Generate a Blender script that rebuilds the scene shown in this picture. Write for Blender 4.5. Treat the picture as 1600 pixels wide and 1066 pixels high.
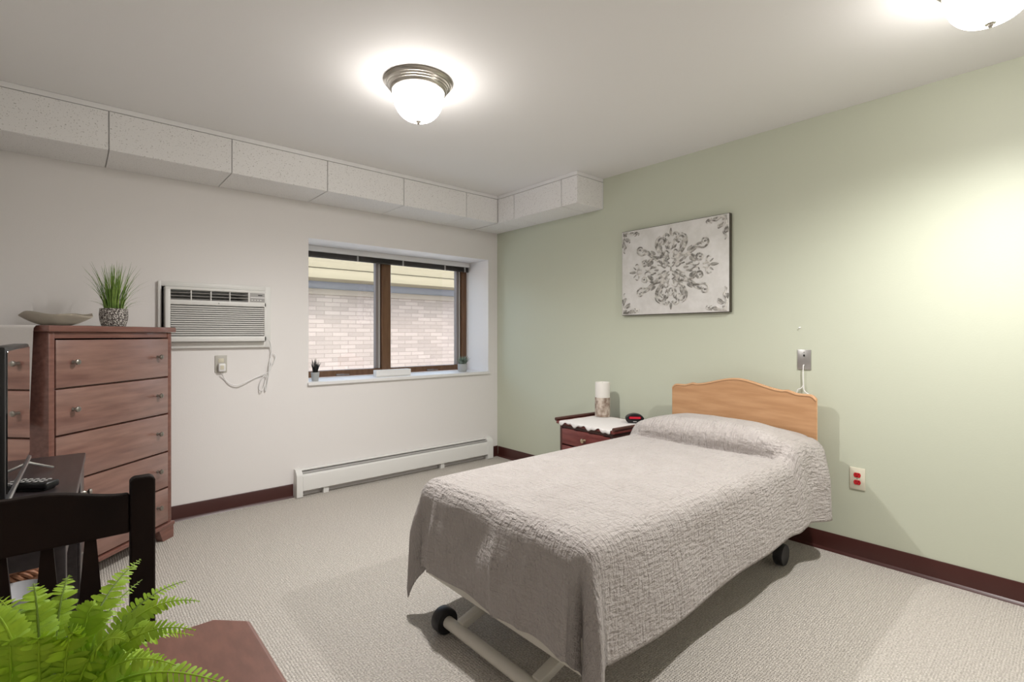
import bpy, bmesh, math, random
from mathutils import Vector, Matrix, noise
random.seed(7)
R = math.radians
scene = bpy.context.scene
C = scene.collection
for o in list(bpy.data.objects):
    bpy.data.objects.remove(o)

# ---------------------------------------------------------------- camera, sky, sun, exposure
F, CX, HY, CAMH, HEAD = 788.3, 800.0, 522.6, 1.203, R(41.10)
CAM = Vector((-3.1857, -3.8743, CAMH))
cd = bpy.data.cameras.new('camera'); cam = bpy.data.objects.new('camera', cd); C.objects.link(cam)
cam.location = CAM; cam.rotation_euler = (R(90), 0, -HEAD)
cd.sensor_width = 36; cd.lens = 36 * F / 1600.0; cd.shift_y = (HY - 533.0) / 1600.0; cd.clip_start = 0.02
scene.camera = cam

world = bpy.data.worlds.new('sky'); scene.world = world; world.use_nodes = True
wn = world.node_tree
bg = wn.nodes['Background']
sky = wn.nodes.new('ShaderNodeTexSky'); sky.sky_type = 'NISHITA'; sky.sun_disc = False
sky.sun_elevation = R(49); sky.sun_rotation = R(180); sky.air_density = 1.0; sky.dust_density = 2.0; sky.ozone_density = 1.0
hs = wn.nodes.new('ShaderNodeHueSaturation'); hs.inputs['Saturation'].default_value = 0.6     # hazy, nearly white sky
wn.links.new(sky.outputs[0], hs.inputs['Color']); wn.links.new(hs.outputs[0], bg.inputs[0]); bg.inputs[1].default_value = 0.115

sd = bpy.data.lights.new('sun_offscreen', 'SUN'); sd.energy = 0.18; sd.angle = R(0.6); sd.color = (1.0, 0.93, 0.85)
sun = bpy.data.objects.new('sun_offscreen', sd); C.objects.link(sun)
sun.rotation_euler = (R(41), 0, R(0)); sun.location = (0, -3, 9)   # shines towards +Y and down

vs = scene.view_settings
vs.view_transform = 'Standard'; vs.look = 'None'; vs.gamma = 1.0; vs.use_curve_mapping = False; vs.exposure = 2.85
LAMP = 3.4   # radiance of the frosted ceiling globes

# ---------------------------------------------------------------- helpers
def pix(px, py, axis, val):
    u = (px - CX) / F; v = -(py - HY) / F
    d = Vector((math.sin(HEAD) + u * math.cos(HEAD), math.cos(HEAD) - u * math.sin(HEAD), v))
    return CAM + d * ((val - CAM[axis]) / d[axis])

def pixd(px, py, depth):
    u = (px - CX) / F; v = -(py - HY) / F
    return CAM + Vector((math.sin(HEAD) + u * math.cos(HEAD), math.cos(HEAD) - u * math.sin(HEAD), v)) * depth

def mat(name, col, rough=0.5, metal=0.0, spec=0.5, var=None, var_scale=8.0, stretch=(1, 1, 1), bump=0.0, bump_scale=60.0,
        emit=None, estr=0.0, coat=0.0, detail=4.0, ramp=(0.35, 0.65), sheen=0.0, trans=0.0):
    m = bpy.data.materials.new(name); m.use_nodes = True
    nt = m.node_tree; b = nt.nodes['Principled BSDF']
    b.inputs['Base Color'].default_value = (*col, 1); b.inputs['Roughness'].default_value = rough
    b.inputs['Metallic'].default_value = metal; b.inputs['Specular IOR Level'].default_value = spec
    b.inputs['Coat Weight'].default_value = coat; b.inputs['Sheen Weight'].default_value = sheen
    if emit:
        b.inputs['Emission Color'].default_value = (*emit, 1); b.inputs['Emission Strength'].default_value = estr
    if var or bump:
        tc = nt.nodes.new('ShaderNodeTexCoord'); mp = nt.nodes.new('ShaderNodeMapping')
        mp.inputs['Scale'].default_value = stretch; nt.links.new(tc.outputs['Object'], mp.inputs[0])
    if var:
        n = nt.nodes.new('ShaderNodeTexNoise'); n.inputs['Scale'].default_value = var_scale; n.inputs['Detail'].default_value = detail
        nt.links.new(mp.outputs[0], n.inputs['Vector'])
        r = nt.nodes.new('ShaderNodeValToRGB'); r.color_ramp.elements[0].position = ramp[0]; r.color_ramp.elements[1].position = ramp[1]
        r.color_ramp.elements[0].color = (*col, 1); r.color_ramp.elements[1].color = (*var, 1)
        nt.links.new(n.outputs['Fac'], r.inputs[0]); nt.links.new(r.outputs[0], b.inputs['Base Color'])
    if bump:
        n2 = nt.nodes.new('ShaderNodeTexNoise'); n2.inputs['Scale'].default_value = bump_scale; n2.inputs['Detail'].default_value = 3
        nt.links.new(mp.outputs[0], n2.inputs['Vector'])
        bp = nt.nodes.new('ShaderNodeBump'); bp.inputs['Strength'].default_value = bump; bp.inputs['Distance'].default_value = 0.01
        nt.links.new(n2.outputs['Fac'], bp.inputs['Height']); nt.links.new(bp.outputs[0], b.inputs['Normal'])
    return m

def N(m, kind, **kw):
    n = m.node_tree.nodes.new(kind)
    for k, v in kw.items():
        if k in n.inputs: n.inputs[k].default_value = v
        else: setattr(n, k, v)
    return n

def L(m, a, b): m.node_tree.links.new(a, b)

class MB:
    """collects shapes, then builds ONE mesh object"""
    def __init__(s): s.bm = bmesh.new()
    def box(s, x0, x1, y0, y1, z0, z1, bev=0.0, seg=2, mtx=None):
        m = Matrix.Translation(((x0 + x1) / 2, (y0 + y1) / 2, (z0 + z1) / 2)) @ Matrix.Diagonal((abs(x1 - x0), abs(y1 - y0), abs(z1 - z0), 1))
        if mtx is not None: m = mtx @ m
        v = bmesh.ops.create_cube(s.bm, size=1.0, matrix=m)['verts']
        if bev > 0:
            e = list({e for q in v for e in q.link_edges})
            bmesh.ops.bevel(s.bm, geom=e, offset=bev, segments=seg, affect='EDGES', profile=0.5)
        return s
    def beam(s, a, b, w, h, bev=0.002):
        a, b = Vector(a), Vector(b); d = b - a
        q = d.to_track_quat('X', 'Z').to_matrix().to_4x4(); q.translation = a
        return s.box(0, d.length, -w / 2, w / 2, -h / 2, h / 2, bev, 2, q)
    def poly(s, pts, faces):
        v = [s.bm.verts.new(p) for p in pts]
        for f in faces:
            try: s.bm.faces.new([v[i] for i in f])
            except ValueError: pass
        return s
    def prism(s, outline, f, t0, t1):
        """outline of (a,b) points; f(a,b,t)->xyz"""
        n = len(outline)
        pts = [f(a, b, t0) for a, b in outline] + [f(a, b, t1) for a, b in outline]
        fs = [list(range(n))[::-1], list(range(n, 2 * n))] + [[i, (i + 1) % n, n + (i + 1) % n, n + i] for i in range(n)]
        return s.poly(pts, fs)
    def tube(s, path, r, n=8, cap=True):
        P = [Vector(p) for p in path]; k = len(P)
        rr = r if isinstance(r, (list, tuple)) else [r] * k
        rings = []; up = None
        for i in range(k):
            t = (P[min(i + 1, k - 1)] - P[max(i - 1, 0)]).normalized()
            if up is None:
                up = Vector((0, 0, 1)) if abs(t.z) < 0.9 else Vector((1, 0, 0))
            a = t.cross(up).normalized(); up = a.cross(t).normalized()
            rings.append([s.bm.verts.new(P[i] + rr[i] * (math.cos(2 * math.pi * j / n) * a + math.sin(2 * math.pi * j / n) * up)) for j in range(n)])
        for i in range(k - 1):
            for j in range(n):
                s.bm.faces.new([rings[i][j], rings[i][(j + 1) % n], rings[i + 1][(j + 1) % n], rings[i + 1][j]])
        if cap:
            s.bm.faces.new(rings[0][::-1]); s.bm.faces.new(rings[-1])
        return s
    def lathe(s, prof, n=32, mtx=None, rib=0.0, ribn=40):
        mtx = mtx or Matrix.Identity(4); rings = []
        for r, z in prof:
            if r < 1e-6: rings.append([s.bm.verts.new(mtx @ Vector((0, 0, z)))])
            else:
                ring = []
                for j in range(n):
                    a = 2 * math.pi * j / n; q = r * (1 + rib * math.cos(ribn * a))
                    ring.append(s.bm.verts.new(mtx @ Vector((q * math.cos(a), q * math.sin(a), z))))
                rings.append(ring)
        for A, B in zip(rings, rings[1:]):
            for j in range(n):
                j2 = (j + 1) % n
                if len(A) == 1 and len(B) == 1: continue
                if len(A) == 1: s.bm.faces.new([A[0], B[j], B[j2]])
                elif len(B) == 1: s.bm.faces.new([A[j], B[0], A[j2]])
                else: s.bm.faces.new([A[j], B[j], B[j2], A[j2]])
        return s
    def grid(s, nu, nv, f):
        v = [[s.bm.verts.new(f(i / (nu - 1), j / (nv - 1))) for j in range(nv)] for i in range(nu)]
        for i in range(nu - 1):
            for j in range(nv - 1):
                s.bm.faces.new([v[i][j], v[i + 1][j], v[i + 1][j + 1], v[i][j + 1]])
        return s
    def mesh(s, name, m, smooth=40):
        bmesh.ops.recalc_face_normals(s.bm, faces=s.bm.faces[:])
        me = bpy.data.meshes.new(name); s.bm.to_mesh(me); s.bm.free()
        me.materials.append(m)
        if smooth:
            for p in me.polygons: p.use_smooth = True
            me.set_sharp_from_angle(angle=R(smooth))
        return me
    def build(s, name, m, parent=None, loc=None, smooth=40, rot=None):
        o = bpy.data.objects.new(name, s.mesh(name, m, smooth)); C.objects.link(o)
        if parent: o.parent = parent
        if loc: o.location = loc
        if rot: o.rotation_euler = rot
        return o

def inst(name, me, parent=None, mtx=None):
    o = bpy.data.objects.new(name, me); C.objects.link(o)
    if parent: o.parent = parent
    if mtx is not None: o.matrix_local = mtx
    return o

def tag(o, label=None, cat=None, group=None, kind=None):
    if label: o['label'] = label
    if cat: o['category'] = cat
    if group: o['group'] = group
    if kind: o['kind'] = kind
    return o

def thing(name, label, cat, loc=(0, 0, 0), rz=0.0, group=None):
    o = bpy.data.objects.new(name, None); C.objects.link(o)
    o.empty_display_size = 0.05; o.location = loc; o.rotation_euler = (0, 0, rz)
    return tag(o, label, cat, group)

def struct_empty(name, loc=(0, 0, 0)):
    o = bpy.data.objects.new(name, None); C.objects.link(o); o.location = loc; o['kind'] = 'structure'
    return o

def smooth01(t):
    t = max(0.0, min(1.0, t)); return t * t * (3 - 2 * t)

def spline(pts, k=8):
    """Catmull-Rom through points"""
    P = [Vector(p) for p in pts]; out = []
    Q = [P[0] * 2 - P[1]] + P + [P[-1] * 2 - P[-2]]
    for i in range(1, len(Q) - 2):
        for j in range(k):
            t = j / k; a, b, c, d = Q[i - 1], Q[i], Q[i + 1], Q[i + 2]
            out.append(0.5 * ((2 * b) + (c - a) * t + (2 * a - 5 * b + 4 * c - d) * t * t + (3 * b - a - 3 * c + d) * t ** 3))
    out.append(P[-1]); return out

# ---------------------------------------------------------------- materials
M = {}
M['wall'] = mat('white_wall_paint', (0.86, 0.835, 0.82), 0.6, bump=0.04, bump_scale=120)
M['green'] = mat('sage_wall_paint', (0.585, 0.615, 0.495), 0.5, bump=0.04, bump_scale=120)
M['ceil'] = mat('ceiling_paint', (0.87, 0.862, 0.855), 0.75, bump=0.03, bump_scale=150)
M['white'] = mat('white_gloss_paint', (0.86, 0.855, 0.85), 0.4)
M['base'] = mat('maroon_vinyl', (0.060, 0.015, 0.012), 0.35)
M['ac'] = mat('ivory_plastic', (0.80, 0.795, 0.77), 0.45)
M['acgrey'] = mat('grey_plastic', (0.40, 0.39, 0.38), 0.5)
M['black'] = mat('black_plastic', (0.008, 0.008, 0.009), 0.35)
M['rubber'] = mat('black_rubber', (0.012, 0.012, 0.013), 0.45)
M['dark'] = mat('dark_void', (0.006, 0.006, 0.006), 0.9)
M['steel'] = mat('brushed_steel', (0.55, 0.54, 0.53), 0.35, 1.0)
M['nickel'] = mat('brushed_nickel', (0.52, 0.49, 0.44), 0.28, 1.0)
M['silver'] = mat('silver_trim', (0.65, 0.65, 0.66), 0.3, 1.0)
M['cream'] = mat('cream_powder_coat', (0.72, 0.69, 0.61), 0.4)
M['cherry'] = mat('reddish_brown_wood', (0.155, 0.060, 0.045), 0.33, var=(0.235, 0.105, 0.08), var_scale=6, stretch=(1.0, 6, 9), bump=0.05, bump_scale=40, coat=0.4, ramp=(0.3, 0.7))
M['pine'] = mat('stained_pine_drawer', (0.17, 0.075, 0.058), 0.33, var=(0.30, 0.155, 0.12), var_scale=3.5, stretch=(1.2, 6, 10), bump=0.02, bump_scale=30, coat=1.0, spec=0.8, ramp=(0.3, 0.72))
M['pine'].node_tree.nodes['Principled BSDF'].inputs['Coat Roughness'].default_value = 0.33
M['mahog'] = mat('mahogany', (0.13, 0.022, 0.02), 0.4, var=(0.20, 0.05, 0.042), var_scale=5, stretch=(6, 1.2, 8))
M['mahogdark'] = mat('mahogany_dark', (0.055, 0.018, 0.014), 0.4, var=(0.09, 0.03, 0.022), var_scale=6)
M['maple'] = mat('honey_maple', (0.50, 0.27, 0.13), 0.42, var=(0.60, 0.345, 0.18), var_scale=4, stretch=(4, 1, 9), coat=0.1)
M['mapledge'] = mat('maple_edge', (0.62, 0.37, 0.20), 0.4)
M['espresso'] = mat('espresso_wood', (0.010, 0.006, 0.005), 0.6, spec=0.12, var=(0.016, 0.009, 0.007), var_scale=10)
M['desk'] = mat('espresso_desk', (0.024, 0.019, 0.020), 0.30, var=(0.036, 0.028, 0.030), var_scale=8, stretch=(8, 1, 8))
M['tabletop'] = mat('redwood_tabletop', (0.21, 0.098, 0.075), 0.35, var=(0.27, 0.125, 0.095), var_scale=25, stretch=(3, 1, 1))
M['knob'] = mat('antique_pewter', (0.33, 0.31, 0.28), 0.32, 1.0)
M['brass'] = mat('aged_brass', (0.62, 0.52, 0.36), 0.3, 1.0)
M['fern'] = mat('fern_green', (0.26, 0.46, 0.015), 0.6, var=(0.38, 0.58, 0.02), var_scale=30)
M['stem'] = mat('fern_stem', (0.16, 0.26, 0.02), 0.5)
M['grass'] = mat('grass_blade', (0.10, 0.20, 0.035), 0.5, var=(0.24, 0.36, 0.07), var_scale=25)
M['darkleaf'] = mat('dark_sprig', (0.012, 0.012, 0.012), 0.6)
M['greyleaf'] = mat('grey_green_leaf', (0.10, 0.15, 0.11), 0.6, var=(0.26, 0.33, 0.27), var_scale=40)
M['soil'] = mat('soil', (0.03, 0.022, 0.015), 0.9)
M['greypot'] = mat('grey_ceramic', (0.42, 0.43, 0.43), 0.5, bump=0.2, bump_scale=90)
M['ivory'] = mat('ivory_plate', (0.70, 0.66, 0.53), 0.4)
M['almond'] = mat('almond_plate', (0.52, 0.50, 0.45), 0.4)
M['red'] = mat('red_receptacle', (0.55, 0.012, 0.02), 0.35)
M['linen'] = mat('white_linen', (0.74, 0.71, 0.69), 0.85, bump=0.15, bump_scale=200)
M['ceramic'] = mat('taupe_ceramic', (0.44, 0.40, 0.33), 0.45, var=(0.55, 0.49, 0.40), var_scale=9)
M['whiteceramic'] = mat('white_ceramic', (0.70, 0.70, 0.72), 0.25)
M['wicker'] = mat('brown_wicker', (0.22, 0.085, 0.04), 0.6, var=(0.36, 0.17, 0.09), var_scale=30)
M['fabric'] = mat('mattress_ticking', (0.6, 0.58, 0.54), 0.9)
M['screen'] = mat('tv_glass', (0.004, 0.004, 0.005), 0.03, spec=1.0, coat=1.0)

# frosted lamp glass
M['globe'] = mat('lit_frosted_glass', (0.9, 0.88, 0.84), 0.4, emit=(1.0, 0.95, 0.90), estr=LAMP)

# carpet: looped weave
def carpet():
    m = mat('loop_carpet', (0.30, 0.265, 0.21), 0.95, spec=0.1)
    b = m.node_tree.nodes['Principled BSDF']
    tc = N(m, 'ShaderNodeTexCoord')
    mp = N(m, 'ShaderNodeMapping'); mp.inputs['Rotation'].default_value = (0, 0, R(0)); L(m, tc.outputs['Object'], mp.inputs[0])
    w1 = N(m, 'ShaderNodeTexWave', Scale=30.0, Distortion=3.0, Detail=1.0); w1.bands_direction = 'X'
    w1.inputs['Detail Scale'].default_value = 2.0
    w2 = N(m, 'ShaderNodeTexWave', Scale=36.0, Distortion=3.5, Detail=1.0); w2.bands_direction = 'Y'
    L(m, mp.outputs[0], w1.inputs[0]); L(m, mp.outputs[0], w2.inputs[0])
    mul = N(m, 'ShaderNodeMath', operation='MULTIPLY'); L(m, w1.outputs['Fac'], mul.inputs[0]); L(m, w2.outputs['Fac'], mul.inputs[1])
    ns = N(m, 'ShaderNodeTexNoise', Scale=220.0, Detail=2.0); L(m, mp.outputs[0], ns.inputs[0])
    add = N(m, 'ShaderNodeMath', operation='MULTIPLY_ADD'); L(m, ns.outputs['Fac'], add.inputs[0]); add.inputs[1].default_value = 0.6
    L(m, mul.outputs[0], add.inputs[2])
    rp = N(m, 'ShaderNodeValToRGB'); rp.color_ramp.elements[0].position = 0.15; rp.color_ramp.elements[1].position = 0.85
    rp.color_ramp.elements[0].color = (0.36, 0.325, 0.285, 1); rp.color_ramp.elements[1].color = (0.86, 0.81, 0.745, 1)
    yn = N(m, 'ShaderNodeTexNoise', Scale=130.0, Detail=2.0); mp2 = N(m, 'ShaderNodeMapping'); mp2.inputs['Location'].default_value = (7.3, 2.1, 0.4)
    L(m, tc.outputs['Object'], mp2.inputs[0]); L(m, mp2.outputs[0], yn.inputs[0]); L(m, yn.outputs['Fac'], rp.inputs[0]); L(m, rp.outputs[0], b.inputs['Base Color'])   # mixed yarn colours
    bp = N(m, 'ShaderNodeBump', Strength=0.8, Distance=0.006); L(m, add.outputs[0], bp.inputs['Height']); L(m, bp.outputs[0], b.inputs['Normal'])
    return m
M['carpet'] = carpet()

def acoustic():
    m = mat('acoustic_tile', (0.72, 0.71, 0.69), 0.9, spec=0.1)
    b = m.node_tree.nodes['Principled BSDF']
    tc = N(m, 'ShaderNodeTexCoord')
    v = N(m, 'ShaderNodeTexNoise', Scale=150.0, Detail=3.0); L(m, tc.outputs['Object'], v.inputs[0])
    rp = N(m, 'ShaderNodeValToRGB'); rp.color_ramp.elements[0].position = 0.31; rp.color_ramp.elements[1].position = 0.385
    rp.color_ramp.elements[0].color = (0.50, 0.48, 0.46, 1); rp.color_ramp.elements[1].color = (0.88, 0.87, 0.86, 1)
    L(m, v.outputs['Fac'], rp.inputs[0]); L(m, rp.outputs[0], b.inputs['Base Color'])
    bp = N(m, 'ShaderNodeBump', Strength=0.3, Distance=0.003); L(m, rp.outputs[0], bp.inputs['Height']); L(m, bp.outputs[0], b.inputs['Normal'])
    return m
M['tile'] = acoustic()

def brick():
    m = mat('tan_brick', (0.3, 0.25, 0.2), 0.9, spec=0.0)
    b = m.node_tree.nodes['Principled BSDF']
    tc = N(m, 'ShaderNodeTexCoord'); mp = N(m, 'ShaderNodeMapping'); mp.inputs['Rotation'].default_value = (R(90), 0, 0)
    L(m, tc.outputs['Object'], mp.inputs[0])
    br = N(m, 'ShaderNodeTexBrick', Scale=1.0); br.inputs['Brick Width'].default_value = 0.42; br.inputs['Row Height'].default_value = 0.11
    br.inputs['Mortar Size'].default_value = 0.010
    br.inputs['Color1'].default_value = (0.25, 0.208, 0.190, 1); br.inputs['Color2'].default_value = (0.33, 0.276, 0.253, 1); br.inputs['Mortar'].default_value = (0.21, 0.175, 0.158, 1)
    L(m, mp.outputs[0], br.inputs['Vector']); L(m, br.outputs['Color'], b.inputs['Base Color'])
    return m
M['brick'] = brick()
M['eave'] = mat('beige_eave', (0.27, 0.235, 0.17), 0.9, spec=0.0)
M['siding'] = mat('blue_grey_siding', (0.27, 0.28, 0.34), 0.9, spec=0.0)
M['coping'] = mat('stone_coping', (0.28, 0.24, 0.21), 0.9, spec=0.0)
M['ground'] = mat('concrete_yard', (0.58, 0.56, 0.53), 0.95)
M['sash'] = mat('grey_sash', (0.24, 0.21, 0.20), 0.5)
M['wframe'] = mat('brown_window_wood', (0.13, 0.062, 0.028), 0.4, var=(0.17, 0.085, 0.04), var_scale=5, stretch=(8, 8, 1))
M['gasket'] = mat('pale_gasket', (0.62, 0.60, 0.55), 0.5)
M['blind'] = mat('dark_blind_slats', (0.05, 0.045, 0.04), 0.45)

def pane_glass():
    m = bpy.data.materials.new('window_glass'); m.use_nodes = True; nt = m.node_tree
    nt.nodes.remove(nt.nodes['Principled BSDF']); out = nt.nodes['Material Output']
    t = nt.nodes.new('ShaderNodeBsdfTransparent'); t.inputs[0].default_value = (0.93, 0.95, 0.94, 1)
    g = nt.nodes.new('ShaderNodeBsdfGlossy'); g.inputs['Roughness'].default_value = 0.02
    mx = nt.nodes.new('ShaderNodeMixShader'); mx.inputs[0].default_value = 0.06
    nt.links.new(t.outputs[0], mx.inputs[1]); nt.links.new(g.outputs[0], mx.inputs[2]); nt.links.new(mx.outputs[0], out.inputs[0])
    return m
M['glass'] = pane_glass()

def blanket_mat():
    m = mat('crinkled_cotton', (0.50, 0.455, 0.43), 0.95, spec=0.15, sheen=0.15)
    b = m.node_tree.nodes['Principled BSDF']
    tc = N(m, 'ShaderNodeTexCoord')
    def nz(scale, st, det=3.0):
        mp = N(m, 'ShaderNodeMapping'); mp.inputs['Scale'].default_value = st; L(m, tc.outputs['UV'], mp.inputs[0])
        n = N(m, 'ShaderNodeTexNoise', Scale=scale, Detail=det); L(m, mp.outputs[0], n.inputs[0]); return n
    a = nz(26.0, (1, 3.2, 1)); c = nz(20.0, (3.4, 1, 1)); d = nz(160.0, (1, 1, 1))
    mx = N(m, 'ShaderNodeMath', operation='ADD'); L(m, a.outputs['Fac'], mx.inputs[0]); L(m, c.outputs['Fac'], mx.inputs[1])
    m2 = N(m, 'ShaderNodeMath', operation='MULTIPLY_ADD'); L(m, d.outputs['Fac'], m2.inputs[0]); m2.inputs[1].default_value = 0.35; L(m, mx.outputs[0], m2.inputs[2])
    bp = N(m, 'ShaderNodeBump', Strength=0.9, Distance=0.020); L(m, m2.outputs[0], bp.inputs['Height']); L(m, bp.outputs[0], b.inputs['Normal'])
    rp = N(m, 'ShaderNodeValToRGB'); rp.color_ramp.elements[0].position = 0.3; rp.color_ramp.elements[1].position = 0.7
    rp.color_ramp.elements[0].color = (0.485, 0.442, 0.418, 1); rp.color_ramp.elements[1].color = (0.525, 0.483, 0.460, 1)
    e = nz(9.0, (1, 1, 1), 2.0); L(m, e.outputs['Fac'], rp.inputs[0]); L(m, rp.outputs[0], b.inputs['Base Color'])
    return m
M['blanket'] = blanket_mat()

def embossed():
    m = mat('distressed_white_metal', (0.70, 0.69, 0.66), 0.45, var=(0.80, 0.79, 0.77), var_scale=14)
    return m
M['art'] = embossed()
M['artrelief'] = mat('rubbed_relief', (0.20, 0.19, 0.17), 0.45, var=(0.74, 0.72, 0.68), var_scale=34, ramp=(0.38, 0.60), metal=0.2)
M['artgrey'] = mat('rubbed_grey_leaf', (0.17, 0.165, 0.15), 0.45, var=(0.50, 0.48, 0.44), var_scale=30, metal=0.3)
M['artedge'] = mat('dark_panel_edge', (0.06, 0.05, 0.035), 0.5)

def potpattern():
    m = mat('woven_pattern_pot', (0.75, 0.73, 0.69), 0.6)
    b = m.node_tree.nodes['Principled BSDF']
    tc = N(m, 'ShaderNodeTexCoord'); v = N(m, 'ShaderNodeTexVoronoi', Scale=165.0); v.feature = 'F1'; L(m, tc.outputs['Object'], v.inputs[0])
    rp = N(m, 'ShaderNodeValToRGB'); rp.color_ramp.elements[0].position = 0.30; rp.color_ramp.elements[1].position = 0.55
    rp.color_ramp.elements[0].color = (0.70, 0.67, 0.62, 1); rp.color_ramp.elements[1].color = (0.07, 0.055, 0.05, 1)
    L(m, v.outputs['Distance'], rp.inputs[0]); L(m, rp.outputs[0], b.inputs['Base Color'])
    return m
M['potpattern'] = potpattern()
M['wax'] = mat('white_wax', (0.78, 0.75, 0.70), 0.5)
M['birch'] = mat('speckled_wrap', (0.22, 0.15, 0.11), 0.7, var=(0.62, 0.54, 0.46), var_scale=28, detail=5)

# ---------------------------------------------------------------- room shell
XL, YF, ZC = -3.70, -5.30, 2.44
WX0, WX1, WZ0, WZ1, WD = -1.842, -0.114, 0.815, 1.93, 0.372     # window recess
def struct(name, mb, m, smooth=0):
    return tag(mb.build(name, m, smooth=smooth), kind='structure')
struct('floor', MB().box(XL - .15, .15, YF - .15, .55, -.12, 0), M['carpet'])
struct('ceiling', MB().box(XL - .15, .15, YF - .15, .55, ZC, ZC + .25), M['ceil'])
T = 0.50
wb = MB()
HX0, HX1, HZ0, HZ1 = -2.761, -2.153, 1.152, 1.510                 # opening of the air conditioner
wb.box(XL - .15, HX0, 0, T, 0, ZC); wb.box(HX1, WX0, 0, T, 0, ZC); wb.box(HX0, HX1, 0, T, 0, HZ0); wb.box(HX0, HX1, 0, T, HZ1, ZC); wb.box(WX1, .15, 0, T, 0, ZC); wb.box(WX0, WX1, 0, T, 0, WZ0); wb.box(WX0, WX1, 0, T, WZ1, ZC)
struct('wall_back', wb, M['wall'])
struct('wall_right', MB().box(0, .15, YF - .15, 0, 0, ZC), M['green'])
struct('wall_left', MB().box(XL - .15, XL, YF - .15, 0, 0, ZC), M['wall'])
struct('wall_front', MB().box(XL, 0, YF - .15, YF, 0, ZC), M['wall'])
# vinyl cove base: straight face with a small toe
def coving(name, a, b, nrm):
    a, b, n = Vector(a), Vector(b), Vector(nrm)
    prof = [(0, 0), (.022, 0), (.018, .006), (.010, .014), (.008, .03), (.008, .092), (.005, .098), (0, .098)]
    mb = MB(); k = len(prof)
    pts = [a + n * p + Vector((0, 0, z)) for p, z in prof] + [b + n * p + Vector((0, 0, z)) for p, z in prof]
    mb.poly(pts, [list(range(k)), list(range(k, 2 * k))[::-1]] + [[i, (i + 1) % k, k + (i + 1) % k, k + i] for i in range(k)])
    struct(name, mb, M['base'], 30)
coving('baseboard_back', (XL, 0, 0), (-1.955, 0, 0), (0, -1, 0))
coving('baseboard_back', (-0.100, 0, 0), (0, 0, 0), (0, -1, 0))
coving('baseboard_right', (0, -.0222, 0), (0, YF, 0), (-1, 0, 0))
coving('baseboard_left', (XL, -.0222, 0), (XL, YF, 0), (1, 0, 0))
coving('baseboard_front', (XL + .0222, YF, 0), (-.0222, YF, 0), (0, 1, 0))

# soffit boxed in acoustic tiles, L-shaped
SZ, SY, SX, SEND = 2.20, -0.385, -0.31, -1.325
trim = struct_empty('trim_1', (0, 0, SZ))
MB().box(XL, 0, SY + .012, 0, .012, ZC - SZ).box(SX + .012, 0, SEND + .012, SY + .012, .012, ZC - SZ).build('soffit_core', M['white'], trim, smooth=0)
g = 0.0025
xs = [XL, -3.63, -3.035, -2.440, -1.845, -1.250, -.655, SX]
for a, b in zip(xs, xs[1:]):
    MB().box(a + g, b - g, SY, SY + .0118, 0.0, ZC - SZ - .030, .0015, 1).build('panel', M['tile'], trim)
    MB().box(a + g, b - g, SY + .014, -.001, 0, .0118, .0015, 1).build('panel', M['tile'], trim)
ys = [SY, -.603, -1.162, SEND]
for a, b in zip(ys, ys[1:]):
    MB().box(SX, SX + .0118, b + g, a - g, 0, ZC - SZ - .030, .0015, 1).build('panel', M['tile'], trim)
    MB().box(SX + .014, -.001, b + g, a - g, 0, .0118, .0015, 1).build('panel', M['tile'], trim)
MB().box(SX + .014, -.001, SY + g, -.001, 0, .0118, .0015, 1).build('panel', M['tile'], trim)
MB().box(SX + .002, -.012, SEND, SEND + .0118, .001, ZC - SZ - .030, .0015, 1).build('panel', M['tile'], trim)
st = MB(); st.box(XL, SX + .004, SY - .004, SY + .011, ZC - SZ - .028, ZC - SZ - .0005, .001, 1)
st.build('edge_strip', M['white'], trim)
MB().box(SX - .004, SX + .011, SEND - .004, SY - .005, ZC - SZ - .028, ZC - SZ - .0005, .001, 1).build('edge_strip', M['white'], trim)
MB().box(SX + .012, -.001, SEND - .004, SEND + .011, ZC - SZ - .028, ZC - SZ - .0005, .001, 1).build('edge_strip', M['white'], trim)
MB().box(-.014, -.0005, SEND - .003, SEND + .0, .001, ZC - SZ - .03, .001, 1).build('edge_strip', M['white'], trim)

# window
win = struct_empty('window_1', (-.978, WD, WZ0))
ox, oy, oz = win.location
def wbox(name, x0, x1, y0, y1, z0, z1, m, bev=.002):
    return MB().box(x0 - ox, x1 - ox, y0 - oy, y1 - oy, z0 - oz, z1 - oz, bev, 1).build(name, m, win)
wbox('window_sill', WX0 - .008, WX1 + .012, -.022, WD, WZ0 + .0005, .842, M['white'], .004)
ZS = .842
wbox('jamb', WX0 + .001, WX0 + .045, WD, WD + .09, ZS + .001, WZ1 - .001, M['wframe'])
wbox('jamb', -.175, WX1 - .001, WD - .01, WD + .09, ZS + .001, WZ1 - .001, M['wframe'])
wbox('mullion', -1.062, -.972, WD - .015, WD + .09, ZS + .001, WZ1 - .001, M['wframe'], .006)
for a, b in ((WX0 + .046, -1.063), (-.971, -.176)):
    wbox('bottom_rail', a, b, WD, WD + .09, ZS + .001, ZS + .052, M['wframe'])
    wbox('head_rail', a, b, WD, WD + .09, WZ1 - .06, WZ1 - .001, M['wframe'])
    wbox('sash_stile', b - .046, b - .0005, WD + .012, WD + .06, ZS + .053, WZ1 - .061, M['sash'])
    wbox('gasket_strip', b - .020, b - .012, WD + .004, WD + .0115, ZS + .053, WZ1 - .061, M['gasket'], .001)
    wbox('pane', a + .0005, b - .0465, WD + .034, WD + .040, ZS + .0525, WZ1 - .0605, M['glass'], 0)
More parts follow.
